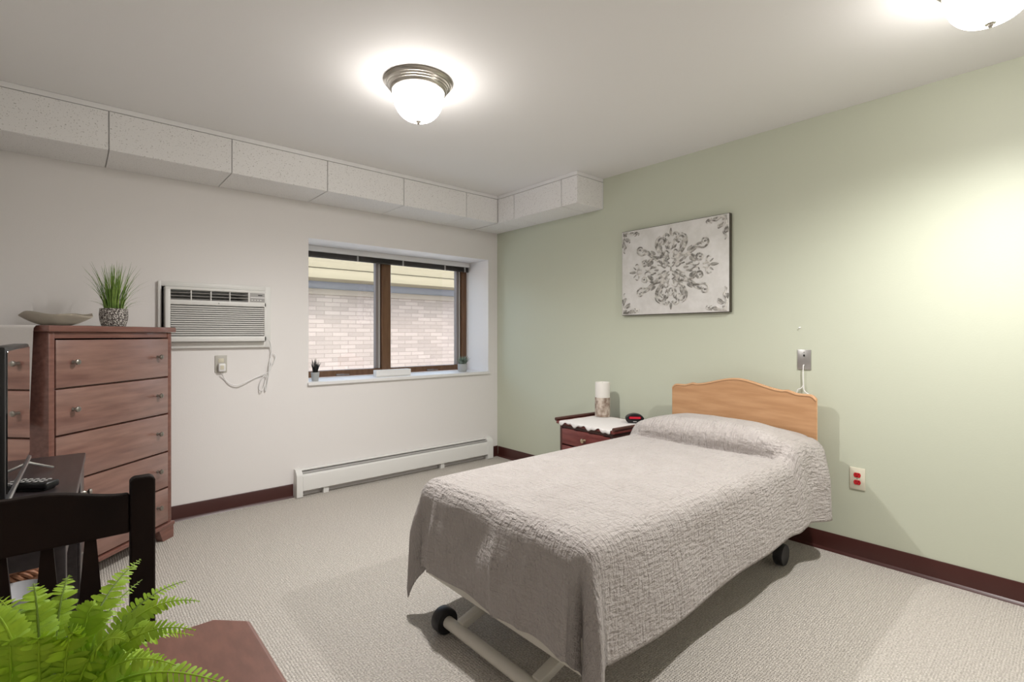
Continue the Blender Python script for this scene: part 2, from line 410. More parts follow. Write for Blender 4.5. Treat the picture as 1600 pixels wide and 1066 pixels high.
for dx in (-1.45, -.55):
    mb = MB(); mb.box(dx - .035 - ox, dx + .035 - ox, WD - .022 - oy, WD - .0005 - oy, ZS + .006 - oz, ZS + .022 - oz, .004)
    mb.beam((dx - ox, WD - .03 - oy, ZS + .018 - oz), (dx + .07 - ox, WD - .04 - oy, ZS + .014 - oz), .010, .008)
    mb.build('crank_handle', M['sash'], win)

# raised blind
bl = thing('window_blind', 'raised dark mini blind with white headrail at top of window', 'blind', (-.978, .315, WZ1))
MB().box(-.860, .855, -.022, .022, -.046, -.001, .003).build('headrail', M['white'], bl)
for k in range(7):
    MB().box(-.855, .848, -.0125, .0125, -.0505 - k * .0052, -.0475 - k * .0052, .0008, 1).build('slat', M['blind'], bl)
MB().box(-.855, .848, -.013, .013, -.094, -.084, .003).build('bottom_rail', M['blind'], bl)
for x in (-.80, -.34, .10, .56, .80):
    MB().box(x - .008, x + .008, -.0155, -.0132, -.096, -.046, .0008, 1).build('ladder_clip', M['acgrey'], bl)

# neighbouring building and ground outside
struct('ground', MB().box(-30, 30, .55, 40, -.9, -.5), M['ground'])
nb = thing('neighbour_building', 'low tan brick building with beige eave seen through the window', 'building', (0, 9, -.5))
MB().box(-16, 24, 0, .4, 0, 2.715).build('brick_wall', M['brick'], nb, smooth=0)
MB().box(-16, 24, -.06, .4, 2.715, 2.86, .01).build('ledge', M['coping'], nb)
MB().box(-16, 24, .0, .4, 2.86, 3.30).build('upper_wall', M['siding'], nb, smooth=0)
ev = MB(); ev.box(-16, 24, -.80, .6, 3.055, 3.29, .006).build('eave_board', M['eave'], nb)
MB().box(-16, 24, -.83, .6, 3.30, 3.75, .006).build('fascia', M['eave'], nb)
MB().prism([(-.87, 3.75), (6, 5.6), (6, 3.75)], lambda a, b, t: (t, a, b), -16, 24).build('roof', M['sash'], nb, smooth=0)

# ---------------------------------------------------------------- ceiling lamps
def lamp(loc, label, rib):
    t = thing('ceiling_light', label, 'ceiling light', loc, group=None)
    prof = [(0, 0), (.165, 0), (.167, -.006), (.160, -.012), (.157, -.018), (.152, -.020), (.150, -.027), (.145, -.029), (.143, -.036),
            (.138, -.038), (.136, -.046), (.131, -.050), (.126, -.052), (.122, -.050), (.0, -.048)]
    MB().lathe(prof, 48).build('ring_base', M['nickel'], t)
    dome = [(.1225, -.0505)] + [(.124 * math.cos(a) ** .75, -.054 - .136 * math.sin(a)) for a in [R(x) for x in range(0, 90, 6)]] + [(0, -.190)]
    MB().lathe(dome, 160 if rib else 48, rib=.010 if rib else 0, ribn=40).build('glass_globe', M['globe'], t)
    MB().lathe([(0, -.1905), (.014, -.1905), (.015, -.194), (.008, -.197), (.007, -.202), (.004, -.207), (0, -.208)], 16).build('finial', M['nickel'], t)
    ld = bpy.data.lights.new('lamp_light', 'SPOT'); ld.energy = 17; ld.spot_size = R(172); ld.spot_blend = 1.0; ld.shadow_soft_size = .03; ld.color = (1.0, 0.975, 0.95)
    lo = bpy.data.objects.new('lamp_light', ld); C.objects.link(lo); lo.parent = t; lo.location = (0, 0, -.245)
    return t
lamp((-1.905, -1.708, ZC - .0005), 'frosted glass ceiling light with nickel ring above foot of bed', False)
lamp((-.862, -3.654, ZC - .0005), 'ribbed glass ceiling light with nickel ring near green wall', True)

# ---------------------------------------------------------------- chest of drawers (stands across the corner)
DR = Vector((-3.264, -.807, 0)); DW, DD, DH = .742, .375, 1.244
dr = thing('chest_of_drawers', 'tall reddish brown five drawer chest standing across the corner', 'chest of drawers', DR, R(45))
cs = MB()
cs.box(0, .028, 0, DD, .095, 1.214, .003); cs.box(DW - .028, DW, 0, DD, .095, 1.214, .003)
cs.box(.028, DW - .028, .02, DD - .002, .095, .112); cs.box(.028, DW - .028, DD - .012, DD - .002, .11, 1.214)
cs.box(.028, DW - .028, .004, .03, 1.184, 1.214, .002)
for z in (.305, .515, .737, .953): cs.box(.028, DW - .028, .022, .05, z - .008, z + .008)
cs.build('carcass', M['cherry'], dr)
MB().box(-.016, DW + .016, -.018, DD, 1.2145, DH, .005, 3).build('top_board', M['cherry'], dr)
MB().box(-.012, DW + .012, -.014, DD, .072, .0948, .006, 3).build('base_moulding', M['cherry'], dr)
for x0, x1, s in ((-.006, .105, 1), (DW - .105, DW + .006, -1)):
    for y0, y1 in ((-.008, .03), (DD - .04, DD)):
        o = [(x0, 0), (x1 - (.03 if s > 0 else 0), 0), (x1, .0718), (x0, .0718)] if s > 0 else [(x0 + .03, 0), (x1, 0), (x1, .0718), (x0, .0718)]
        MB().prism(o, lambda a, b, t: (a, t, b), y0, y1).build('bracket_foot', M['cherry'], dr, smooth=0)
zz = [.099, .305, .515, .737, .953, 1.181]
kp = [(0, 0), (.009, 0), (.008, .004), (.005, .008), (.005, .014), (.011, .018), (.014, .023), (.0125, .029), (.007, .032), (0, .0325)]
kme = None
for z0, z1 in zip(zz, zz[1:]):
    d = MB().box(.0305, DW - .0305, -.004, .0195, z0 + .004, z1 - .004, .004, 2).build('drawer', M['pine'], dr)
    for x in (.113, DW - .113):
        if kme is None: kme = MB().lathe(kp, 14, Matrix.Rotation(R(90), 4, 'X')).mesh('knob', M['knob'])
        inst('knob', kme, d, Matrix.Translation((x, -.0042, (z0 + z1) / 2 + .006)))

# white cloth over the near end of the chest
def cl(u, v):
    y = .028 + v * .30
    s = u * (.60 + .06 + .42)
    wob = .003 * math.sin(v * 9) + .002 * math.sin(v * 23)
    if s < .60: return (.58 - s + 0, y, DH + .0015 + .0004 * math.sin(40 * s))
    t = s - .60; r = .022
    if t < r * math.pi / 2: return (-.02 + .0 - r * math.sin(t / r) + .0, y, DH + .0015 - r * (1 - math.cos(t / r)))
    q = t - r * math.pi / 2
    f = q / .42
    return (-.042 - wob * f, y + .020 * f * (1 - v) - .006 * f * v, DH + .0015 - r - q * (1 - .06 * math.sin(v * 3)))
rc = MB().grid(70, 16, cl).build('table_runner', M['linen'], None, DR, rot=(0, 0, R(45)))
tag(rc, 'white cloth runner hanging over the end of the tall chest', 'runner')

# wavy bowl on the chest
def ring(n, f): return [f(2 * math.pi * i / n) for i in range(n)]
bw = MB(); NA, NR = 64, 10
def bowlpt(a, q, off):
    R0 = .168 * (1 + .05 * math.sin(3 * a + .6) + .03 * math.sin(7 * a)) * (1.0 if True else 1)
    r = .055 + (R0 - .055) * q
    z = .052 * q ** 1.6 * (1 + .16 * math.sin(2 * a + 2.1) + .10 * math.sin(5 * a))
    return (r * math.cos(a) * .62, r * math.sin(a), z + off)
vt = []
for off in (0.0, .005):
    c0 = bw.bm.verts.new((0, 0, off)); rows = [[c0] * NA]
    for k in range(NR + 1): rows.append([bw.bm.verts.new(bowlpt(2 * math.pi * i / NA, k / NR, off)) for i in range(NA)])
    vt.append(rows)
    for i in range(NA): bw.bm.faces.new([c0, rows[1][i], rows[1][(i + 1) % NA]])
    for k in range(1, NR + 1):
        for i in range(NA): bw.bm.faces.new([rows[k][i], rows[k + 1][i], rows[k + 1][(i + 1) % NA], rows[k][(i + 1) % NA]])
for i in range(NA): bw.bm.faces.new([vt[0][-1][i], vt[1][-1][i], vt[1][-1][(i + 1) % NA], vt[0][-1][(i + 1) % NA]])
mD = Matrix.Translation(DR) @ Matrix.Rotation(R(45), 4, 'Z')
bo = bw.build('decorative_bowl', M['ceramic'], None, mD @ Vector((.275, .240, DH + .0035)), rot=(0, R(0), R(45)), smooth=60)
tag(bo, 'shallow taupe bowl with wavy rim on the tall chest', 'bowl')

# potted grass on the chest
def blades(n, base_r, hmin, hmax, spread, w, seed, m, name, parent, z0, droop=.3):
    rnd = random.Random(seed); mb = MB()
    for i in range(n):
        a = rnd.uniform(0, 2 * math.pi); rb = base_r * math.sqrt(rnd.random()); h = rnd.uniform(hmin, hmax)
        b = Vector((rb * math.cos(a), rb * math.sin(a), z0)); a2 = a + rnd.uniform(-.6, .6)
        lean = spread * (0.15 + .85 * rnd.random() ** .8) * (rb / base_r * .6 + .4)
        dirv = Vector((math.cos(a2), math.sin(a2), 0)); side = Vector((-math.sin(a2 + rnd.uniform(-1, 1)), math.cos(a2), 0)).normalized()
        pr = []
        for k in range(5):
            t = k / 4; p = b + dirv * lean * t ** 1.6 + Vector((0, 0, h * (t - droop * lean / max(h, .01) * t ** 3)))
            ww = w * (1 - t ** 1.5) * .5 + .0002
            pr.append((p - side * ww, p + side * ww))
        v = [[mb.bm.verts.new(q) for q in pp] for pp in pr]
        for k in range(4): mb.bm.faces.new([v[k][0], v[k][1], v[k + 1][1], v[k + 1][0]])
    return tag(mb.build(name, m, parent), kind='stuff')
gp = thing('potted_grass', 'tall artificial grass in patterned white pot on the chest', 'potted plant', mD @ Vector((.49, .135, DH + .0028)))
MB().lathe([(0, 0), (.050, 0), (.054, .004), (.061, .03), (.064, .06), (.062, .096), (.058, .097), (.056, .085), (0, .084)], 40).build('pot', M['potpattern'], gp)
MB().lathe([(0, .0845), (.0555, .0845), (.05, .088), (0, .090)], 20).build('soil', M['soil'], gp)
blades(140, .046, .16, .290, .13, .0055, 3, M['grass'], 'grass_blades', gp, .084, .35)
blades(26, .05, .08, .13, .16, .005, 5, M['grass'], 'grass_blades', gp, .084, .3)

# ---------------------------------------------------------------- air conditioner
ac = thing('air_conditioner', 'white through-wall air conditioner above the wall socket', 'air conditioner', (-2.451, 0, 1.15))
AX0, AX1, AZ0, AZ1, AY = -.295, .294, .005, .356, -.075
sl = MB(); sl.box(-.327, -.310, -.028, -.0005, -.038, .392, .003); sl.box(.298, .336, -.028, -.0005, -.038, .392, .003)
sl.box(-.312, .300, -.028, -.0005, .360, .392, .003); sl.box(-.312, .300, -.028, -.0005, -.038, .002, .003)
sl.build('wall_sleeve', M['ac'], ac)
MB().box(-.309, .297, .20, T - .002, .003, .359).build('chassis', M['acgrey'], ac)
VX0, VX1, VZ0, VZ1 = AX0 + .028, AX0 + .472, AZ1 - .082, AZ1 - .020
b = MB()
b.box(AX0, AX1, AY, .199, AZ1 - .018, AZ1, .004); b.box(AX0, VX0, AY, .199, AZ0, AZ1 - .016, .004); b.box(VX1, AX1, AY, .199, VZ0 - .001, AZ1 - .016, .002)
b.box(VX0 - .002, AX1, AY, .199, VZ0 - .030, VZ0, .002)
b.box(VX0 - .002, AX1, AY, .199, AZ0, AZ0 + .036, .004); b.box(AX1 - .014, AX1, AY, .199, AZ0, VZ0, .004)
b.build('front_cover', M['ac'], ac)
MB().box(VX0, AX1 - .014, -.0105, -.0092, AZ0 + .036, VZ0 - .03).build('air_filter', M['acgrey'], ac)
for k in range(3):
    z = VZ0 + .004 + k * .0205
    q = Matrix.Translation((0, AY + .012, z)) @ Matrix.Rotation(R(-12), 4, 'X')
    MB().box(VX0, VX1, -.009, .012, -.0016, .0016, .001, 1, q).build('louver', M['acgrey'], ac)
for k in range(1, 4):
    x = VX0 + (VX1 - VX0) * k / 4
    MB().box(x - .003, x + .003, AY + .001, -.047, VZ0, VZ1, .001, 1).build('vent_divider', M['ac'], ac)
cp = MB().box(VX1 + .012, AX1 - .012, AY - .002, AY + .0005, VZ0 + .002, VZ1 + .002, .0012, 1).build('control_panel', M['acgrey'], ac)
MB().box(VX1 + .014, AX1 - .014, AY - .0035, AY - .0021, VZ0 + .030, VZ0 + .036, .0005, 1).build('display_strip', M['white'], cp)
for k in range(4):
    MB().box(VX1 + .020 + k * .018, VX1 + .030 + k * .018, AY - .0035, AY - .0021, VZ0 + .012, VZ0 + .018, .0005, 1).build('button', M['ac'], cp)
MB().box(VX1 + .062, VX1 + .090, AY - .0035, AY - .0021, VZ0 + .046, VZ0 + .052, .0005, 1).build('button', M['black'], cp)
ns = 14; gz0, gz1 = AZ0 + .040, VZ0 - .034
for k in range(ns):
    z = gz0 + (gz1 - gz0) * (k + .5) / ns
    q = Matrix.Translation((0, AY + .010, z)) @ Matrix.Rotation(R(14), 4, 'X')
    MB().box(VX0 + .002, AX1 - .0145, -.009, .009, -.0036, .0036, .0014, 1, q).build('slat', M['ac'], ac)
MB().lathe([(0, 0), (.004, 0), (.004, .0015), (0, .0015)], 12, Matrix.Translation((.0, AY, VZ0 - .016)) @ Matrix.Rotation(R(90), 4, 'X')).build('badge', M['acgrey'], ac)
# power cord, coiled and tied
pts = [(417, 529), (422, 534), (424, 548), (423, 556), (424, 570), (428, 566), (431, 558), (428, 553), (423, 558), (421, 572), (419, 592), (415, 611),
       (414.5, 600), (417, 586), (412, 588), (406, 600), (405, 608), (408, 611), (412, 606), (416, 592), (421, 582), (424, 570), (420, 580), (415, 584),
       (400, 590), (384, 597), (372, 602), (360, 600), (351, 592), (347, 584)]
pth = spline([pix(x, y, 1, -.012 - .006 * ((i * 7) % 4)) for i, (x, y) in enumerate(pts)], 5)
pth[0].y = -.03
cord = MB().tube([p - ac.location for p in pth], .0036, 6).build('power_cord', M['white'], ac)
wo = thing('wall_socket', 'almond wall socket with plugged in air conditioner cord', 'outlet', (-2.425, 0, 1.002))
MB().box(-.036, .036, -.006, -.0004, -.058, .058, .003).build('cover_plate', M['almond'], wo)
MB().box(-.017, .017, -.008, -.0061, .010, .038, .0015).build('receptacle', M['ivory'], wo)
pl = MB().box(-.019, .023, -.036, -.0062, -.050, .004, .006, 3).build('plug', M['white'], wo)
MB().box(-.010, .012, -.038, -.0362, -.036, -.008, .0008, 1).build('plug_label', M['ivory'], pl)

# ---------------------------------------------------------------- sill things
pA = thing('potted_sprig', 'small dark spiky plant in grey pot at end of window sill', 'potted plant', (-1.765, .075, ZS + .0005))
MB().lathe([(0, 0), (.023, 0), (.025, .003), (.032, .066), (.029, .067), (.027, .056), (0, .055)], 24).build('pot', M['greypot'], pA)
MB().lathe([(0, .0555), (.026, .0555), (0, .060)], 12).build('soil', M['soil'], pA)
blades(60, .020, .06, .125, .035, .007, 12, M['darkleaf'], 'sprigs', pA, .055, .1)
pB = thing('potted_succulent', 'small grey-green bushy plant in ribbed pot on window sill', 'potted plant', (-.345, .11, ZS + .0005))
MB().lathe([(0, 0), (.036, 0), (.040, .006), (.045, .04), (.043, .076), (.039, .077), (.037, .066), (0, .065)], 60, rib=.03, ribn=20).build('pot', M['greypot'], pB)
MB().lathe([(0, .0655), (.036, .0655), (0, .072)], 12).build('soil', M['soil'], pB)
blades(130, .034, .04, .10, .075, .011, 21, M['greyleaf'], 'leaves', pB, .065, .2)
wbx = thing('sill_box', 'long low white plastic box lying on the window sill', 'box', (-1.085, .115, ZS + .0005))
MB().box(-.165, .165, -.03, .03, 0, .056, .004).build('casing', M['ac'], wbx)
MB().box(-.160, .160, -.0315, -.0302, .006, .050, .0008, 1).build('face_plate', M['white'], wbx)

# ---------------------------------------------------------------- baseboard heater
ht = thing('baseboard_heater', 'long white baseboard heater under the window', 'heater', (-1.0275, -.0005, .0005))
HL = .9215
def ext(prof, x0, x1, name, m, par=ht, sm=30):
    return MB().prism(prof, lambda a, b, t: (t, a, b), x0, x1).build(name, m, par, smooth=sm)
ext([(0, .03), (-.004, .03), (-.004, .196), (0, .196)], -HL + .045, HL - .045, 'back_plate', M['ac'])
ext([(-.0045, .200), (-.0045, .194), (-.030, .190), (-.030, .196)], -HL + .045, HL - .045, 'top_hood', M['ac'])
ext([(-.034, .183), (-.034, .179), (-.053, .172), (-.053, .176)], -HL + .045, HL - .045, 'damper', M['acgrey'])
ext([(-.055, .168), (-.060, .160), (-.064, .150), (-.064, .048), (-.058, .044), (-.058, .048), (-.061, .052), (-.061, .149), (-.053, .165)], -HL + .046, HL - .046, 'front_panel', M['ac'])
ext([(-.006, .06), (-.050, .06), (-.050, .15), (-.006, .15)], -HL + .06, HL - .06, 'heating_fins', M['steel'])
for x0, x1 in ((-HL, -HL + .075), (HL - .065, HL)):
    ext([(0, 0), (-.060, 0), (-.068, .006), (-.068, .158), (-.060, .178), (-.036, .203), (0, .205)], x0, x0 + .044 if x0 < 0 else x1, 'end_cap', M['ac'])
for x in (-.70, .35):
    ext([(-.010, .0), (-.052, .0), (-.052, .0435), (-.010, .0435)], x - .02, x + .02, 'foot_bracket', M['ac'])

# ---------------------------------------------------------------- hospital bed
BY, BN, BF = -2.455, -2.915, -1.995           # centre and mattress sides
bed = thing('bed', 'adjustable single bed with honey maple headboard and cream frame', 'bed', (-1.1, BY, 0))
bx, by, _ = bed.location
def bl_(p): return (p[0] - bx, p[1] - by, p[2])
# headboard outline (y, z)
hy0, hy1, hc = -2.890, -2.008, -2.449
def htop(y):
    d = abs(y - hc)
    if d < .275: return .935 - .052 * smooth01(d / .285) * 1.0
    if d < .300: return .883 + .006 * math.sin((d - .275) / .025 * math.pi)
    if d < .40: return .883 - .012 * smooth01((d - .30) / .05)
    return .871 - .022 * (max(0, d - .405) / .036) ** 2.2
out = [(hy0, .25), (hy0, .845)] + [(hy0 + (hy1 - hy0) * i / 60, htop(hy0 + (hy1 - hy0) * i / 60)) for i in range(61)] + [(hy1, .845), (hy1, .25)]
HBX = -.118
hb = MB().prism(out, lambda a, b, t: bl_((t, a, b)), HBX, HBX + .020).build('headboard', M['maple'], bed, smooth=30)
bv = hb.modifiers.new('bevel', 'BEVEL'); bv.width = .004; bv.segments = 2; bv.limit_method = 'ANGLE'
edge = [(y, z) for y, z in out if z > .3]
MB().tube([bl_((HBX - .0005, y * .992 + hc * .008, z - .008)) for y, z in edge], .0035, 6).build('edge_moulding', M['mapledge'], hb)
for y in (hy0 + .16, hy1 - .16):
    MB().box(HBX + .0205 - bx, -.030 - bx, y - .02 - by, y + .02 - by, .20, .70, .003).build('headboard_post', M['cream'], bed)
    MB().beam(bl_((-.075, y, .26)), bl_((-.35, y, .26)), .03, .03).build('mounting_arm', M['cream'], bed)
for y in (BN + .055, BF - .055):
    MB().box(-2.011 - bx, -.20 - bx, y - .018 - by, y + .018 - by, .245, .300, .003).build('side_rail', M['cream'], bed)
MB().box(-2.045 - bx, -2.012 - bx, BN + .03 - by, BF - .03 - by, .185, .300, .003).build('foot_rail', M['cream'], bed)
MB().box(-.1985 - bx, -.17 - bx, BN + .03 - by, BF - .03 - by, .245, .300, .003).build('head_rail', M['cream'], bed)
MB().box(-2.011 - bx, -.20 - bx, BN + .075 - by, BF - .075 - by, .285, .310, .002).build('deck', M['cream'], bed)
# foot end: roller bar with wheels and sloping legs
RZ = .052
MB().tube([bl_((-2.052, -2.185, RZ)), bl_((-2.052, -2.765, RZ))], .023, 16).build('roller_bar', M['cream'], bed)
def wheel(y0, y1, x, r, name='wheel'):
    q = Matrix.Translation(bl_((x, y0, r + .0005))) @ Matrix.Rotation(R(-90), 4, 'X')
    w = y1 - y0
    return MB().lathe([(0, 0), (.6 * r, 0), (r * .93, .0), (r, .006), (r, w - .006), (r * .93, w), (.5 * r, w), (.5 * r, w + .002), (0, w + .002)], 28, q).build(name, M['rubber'], bed)
wheel(-2.184, -2.135, -2.052, .050); wheel(-2.815, -2.766, -2.052, .050)
for y in (-2.262, -2.690):
    MB().beam(bl_((-2.045, y, RZ + .018)), bl_((-1.42, y, .255)), .042, .030, .004).build('leg', M['cream'], bed)
MB().tube([bl_((-1.42, -2.05, .262)), bl_((-1.42, -2.86, .262))], .016, 10).build('pivot_bar', M['cream'], bed)
wheel(-2.475, -2.435, -1.80, .050, 'caster')
MB().beam(bl_((-1.80, -2.455, .099)), bl_((-1.80, -2.455, .285)), .022, .022).build('caster_post', M['steel'], bed)
# head end
for y0, y1 in ((-2.835, -2.790), (-2.12, -2.075)):
    wheel(y0, y1, -.395, .055, 'caster')
    yy = y0 - .012 if y0 > -2.4 else y1 + .014
MB().tube([bl_((-.395, -2.789, .055)), bl_((-.395, -2.121, .055))], .011, 10).build('axle_bar', M['steel'], bed)
for y in (-2.74, -2.17):
    MB().beam(bl_((-.395, y, .066)), bl_((-.80, y, .250)), .036, .028, .004).build('leg', M['cream'], bed)

mt = MB().box(-2.015, -.185, BN + .02, BF - .02, .312, .572, .06, 4).build('mattress', M['fabric'])
tag(mt, 'mattress under the crinkled blanket on the bed', 'mattress')

# blanket: cloth sheet draped over mattress and pillow
XH, XF, RR, ZT = -.150, -2.080, .075, .602
DROP = .40
fx = XF + RR; fn = BN + RR - .02; ff = BF - RR + .02
Lx = (XH - fx) + DROP; Wy = (ff - fn) + 2 * DROP
def prof1(d):
    if d < RR * math.pi / 2: return RR * math.sin(d / RR), RR * (1 - math.cos(d / RR))
    q = d - RR * math.pi / 2
    return RR + .05 * q, RR + q * .985
def pillow(x, y):
    fy = max(0.0, 1 - abs((y - BY) / .515) ** 3.2)
    fxp = smooth01((x + .585) / .085)
    back = 1 - .35 * smooth01((x + .36) / .22)
    return .125 * fy ** .8 * fxp * back
def cloth(u, v):
    a = u * Lx; b = v * Wy - DROP
    x = XH - a
    dx = max(0.0, a - (XH - fx)); w = ff - fn
    side = 0
    if b < 0: dy, side = -b, -1          # near side
    elif b > w: dy, side = b - w, 1
    else: dy = 0.0
    cxp = max(fx, x); cyp = fn + min(max(b, 0), w)
    n1 = noise.noise(Vector((a * 3.1, b * 3.1, 1.7))); n2 = noise.noise(Vector((a * 9, b * 9, 4.2)))
    if dx == 0 and dy == 0:
        pz = pillow(cxp, cyp)
        edge = min(b, w - b, cxp - fx)
        z = ZT + pz + .007 * n1 + .005 * n2 - .010 * (abs(cyp - BY) / .46) ** 2
        # tuck: cloth overhangs in front of pillow
        ov = -.045 * math.sin(math.pi * min(1, pz / .125)) * smooth01((-.44 - cxp) / .1) if pz > .003 else 0
        if -.66 < cxp < -.54: z -= .020 * math.sin(math.pi * (cxp + .66) / .12) * max(0, 1 - abs((cyp - BY) / .50) ** 3)
        return Vector((cxp + ov, cyp, z))
    pz = pillow(cxp, cyp) if dx == 0 else 0
    zb = ZT + pz - (.010 if dy else .010 * (abs(cyp - BY) / .46) ** 2)
    if dx > 0 and dy > 0:
        r2 = math.hypot(dx, dy); th = math.atan2(dy, dx)
        o, dn = prof1(r2)
        k = smooth01((r2 - .06) / .25)
        if side < 0:
            o += k * (.055 * math.exp(-((th - R(58)) / R(13)) ** 2) - .045 * math.exp(-((th - R(28)) / R(10)) ** 2))
        else:
            o += k * (.050 * math.exp(-((th - R(52)) / R(15)) ** 2) - .030 * math.exp(-((th - R(22)) / R(9)) ** 2))
        return Vector((fx - o * math.cos(th), cyp + side * o * math.sin(th), zb - dn))
    if dx > 0:
        o, dn = prof1(dx); k = smooth01((dx - .04) / .2)
        o += k * (.010 * math.sin(cyp * 17 + .8) + .012 * n1 + .005 * n2 + .012 * math.exp(-((cyp + 2.52 + .06 * dx) / .016) ** 2) + .012 * math.exp(-((cyp + 2.16 - .12 * dx) / .018) ** 2) + .010 * math.exp(-((cyp + 2.70 - .10 * dx) / .022) ** 2))
        return Vector((fx - o, cyp, zb - dn + .006 * n2 * k))
    o, dn = prof1(dy); k = smooth01((dy - .03) / .2)
    hd = smooth01((x + .75) / .5)
    o += k * (.010 * math.sin(x * 7 + 1) * (1 - hd) + hd * (.030 + .020 * math.sin(x * 21 + .4)) + .010 * n1 + .004 * n2)
    dn *= 1 + .05 * math.sin(x * 3.1 + .4) * k + (.05 * k * hd)
    if pz > 0: dn += pz * smooth01(dn / .3) * .75
    return Vector((x, cyp + side * o, zb - dn + .004 * n2 * k))
NU, NV = 190, 150
mb = MB(); mb.grid(NU, NV, cloth)
uvl = mb.bm.loops.layers.uv.new('uv')
mb.bm.verts.index_update()
for f in mb.bm.faces:
    for lp in f.loops:
        i = lp.vert.index; lp[uvl].uv = ((i // NV) / (NU - 1) * Lx, (i % NV) / (NV - 1) * Wy)
bk = mb.build('blanket', M['blanket'], smooth=180)
sm = bk.modifiers.new('solid', 'SOLIDIFY'); sm.thickness = .005; sm.offset = -1
tag(bk, 'crinkled taupe cotton blanket draped over the bed', 'blanket')

# ---------------------------------------------------------------- nightstand
nsx, nsy = -.315, -1.605
nt_ = thing('nightstand', 'mahogany nightstand with drawers beside the bed', 'nightstand', (nsx, nsy, 0), R(-3))
NW, ND, NH = .50, .43, .578
c = MB()
for y0, y1 in ((-NW / 2, -NW / 2 + .022), (NW / 2 - .022, NW / 2)): c.box(-ND / 2, ND / 2, y0, y1, .0, NH - .022, .003)
c.box(-ND / 2 + .01, ND / 2, -NW / 2 + .022, NW / 2 - .022, .06, .08); c.box(ND / 2 - .012, ND / 2, -NW / 2 + .022, NW / 2 - .022, .08, NH - .022)
c.box(-ND / 2 + .002, -ND / 2 + .03, -NW / 2 + .022, NW / 2 - .022, NH - .045, NH - .022)
c.build('carcass', M['mahogdark'], nt_)
MB().box(-ND / 2 - .018, ND / 2, -NW / 2 - .022, NW / 2 + .022, NH - .0215, NH, .005, 3).build('top_board', M['mahog'], nt_)
for s in (-1, 1):
    MB().tube([(-ND / 2 - .022, s * (NW / 2 + .020), NH + .010), (ND / 2 - .004, s * (NW / 2 + .020), NH + .010)], .0125, 14).build('rolled_rail', M['mahogdark'], nt_)
nk = None
for z0, z1 in ((.085, .295), (.300, .410), (.415, .532)):
    d = MB().box(-ND / 2 - .004, -ND / 2 + .016, -NW / 2 + .0245, NW / 2 - .0245, z0 + .002, z1 - .002, .004).build('drawer', M['mahog'], nt_)
    if nk is None: nk = MB().lathe([(r * 1.15, z) for r, z in kp], 14, Matrix.Rotation(R(-90), 4, 'Y')).mesh('knob', M['brass'])
    inst('knob', nk, d, Matrix.Translation((-ND / 2 - .0042, .0, (z0 + z1) / 2)))
def doily(u, v):
    y = -.245 + v * .475; wv = .010 * math.sin(v * 21) + .006 * math.sin(v * 47 + 1)
    s = u * (.44 + wv)
    x = ND / 2 - .03 - s; fr = -ND / 2 - .021; r = .008
    z = NH + .0018 + .0008 * math.sin(v * 30) * math.sin(u * 20)
    if x < fr:
        t = fr - x; x = fr - min(t, r) * .7; z -= max(0, t - .003)
    return (x, y, z)
dl = MB().grid(50, 50, doily).build('lace_cloth', M['linen'], None, (nsx, nsy, 0), rot=(0, 0, R(-3)))
sl2 = dl.modifiers.new('solid', 'SOLIDIFY'); sl2.thickness = .0015; sl2.offset = 1
tag(dl, 'white scalloped cloth covering the nightstand top', 'cloth')
cn = thing('pillar_candle', 'tall white pillar candle with speckled lower wrap on the nightstand', 'candle', (-.165, -1.452, NH + .0048))
pr = [(0, 0), (.053, 0), (.055, .003), (.055, .255), (.053, .26), (.048, .259), (.044, .246), (0, .243)]
MB().lathe(pr, 40).build('wax_body', M['wax'], cn)
MB().lathe([(.0553, .004), (.0568, .004), (.0568, .145), (.0553, .146)], 40).build('wrap_band', M['birch'], cn)
MB().tube([(0, 0, .242), (.001, 0, .25), (.003, .001, .258)], .0012, 6).build('wick', M['dark'], cn)
ck = thing('alarm_clock', 'small black oval alarm clock with red display on the nightstand', 'alarm clock', (-.215, -1.775, NH + .005), R(-48))
o = [(.064 * math.cos(a) * (1 if math.sin(a) > 0 else .86 + .14 * (1 + math.sin(a))), .035 + .035 * math.sin(a)) for a in [2 * math.pi * i / 28 for i in range(28)]]
o = [(x, max(0, z * 1.12 - .012)) for x, z in o]
cb = MB().prism(o, lambda a, b, t: (a, t, b), -.025, .03).build('case', M['black'], ck)
cb.modifiers.new('bevel', 'BEVEL').width = .006
M['led'] = mat('red_led', (0.05, 0.002, 0.004), 0.2, emit=(1.0, 0.03, 0.06), estr=.07)
M['clockface'] = mat('smoked_display', (0.03, 0.006, 0.010), 0.15)
fp = MB().box(-.046, .046, -.0268, -.0252, .026, .052, .0006, 1).build('display', M['clockface'], ck)
def seg7(mb, cx, digit, w=.010, h=.017, t=.0022):
    on = {'1': 'bc', '2': 'abged', '0': 'abcdef', '5': 'afgcd'}[digit]
    z = .0305
    S = {'a': (cx - w / 2, cx + w / 2, z + h - t, z + h), 'd': (cx - w / 2, cx + w / 2, z, z + t), 'g': (cx - w / 2, cx + w / 2, z + h / 2 - t / 2, z + h / 2 + t / 2),
         'f': (cx - w / 2, cx - w / 2 + t, z + h / 2, z + h), 'b': (cx + w / 2 - t, cx + w / 2, z + h / 2, z + h),
         'e': (cx - w / 2, cx - w / 2 + t, z, z + h / 2), 'c': (cx + w / 2 - t, cx + w / 2, z, z + h / 2)}
    for k in on: x0, x1, z0, z1 = S[k]; mb.box(x0, x1, -.0274, -.0269, z0, z1)
MB().box(-.038, .038, -.0274, -.0269, .032, .046, .0002, 1).build('lit_strip', M['led'], fp)
MB().box(-.012, .012, -.0262, -.0255, .010, .015, .0003, 1).build('maker_plate', M['acgrey'], ck)

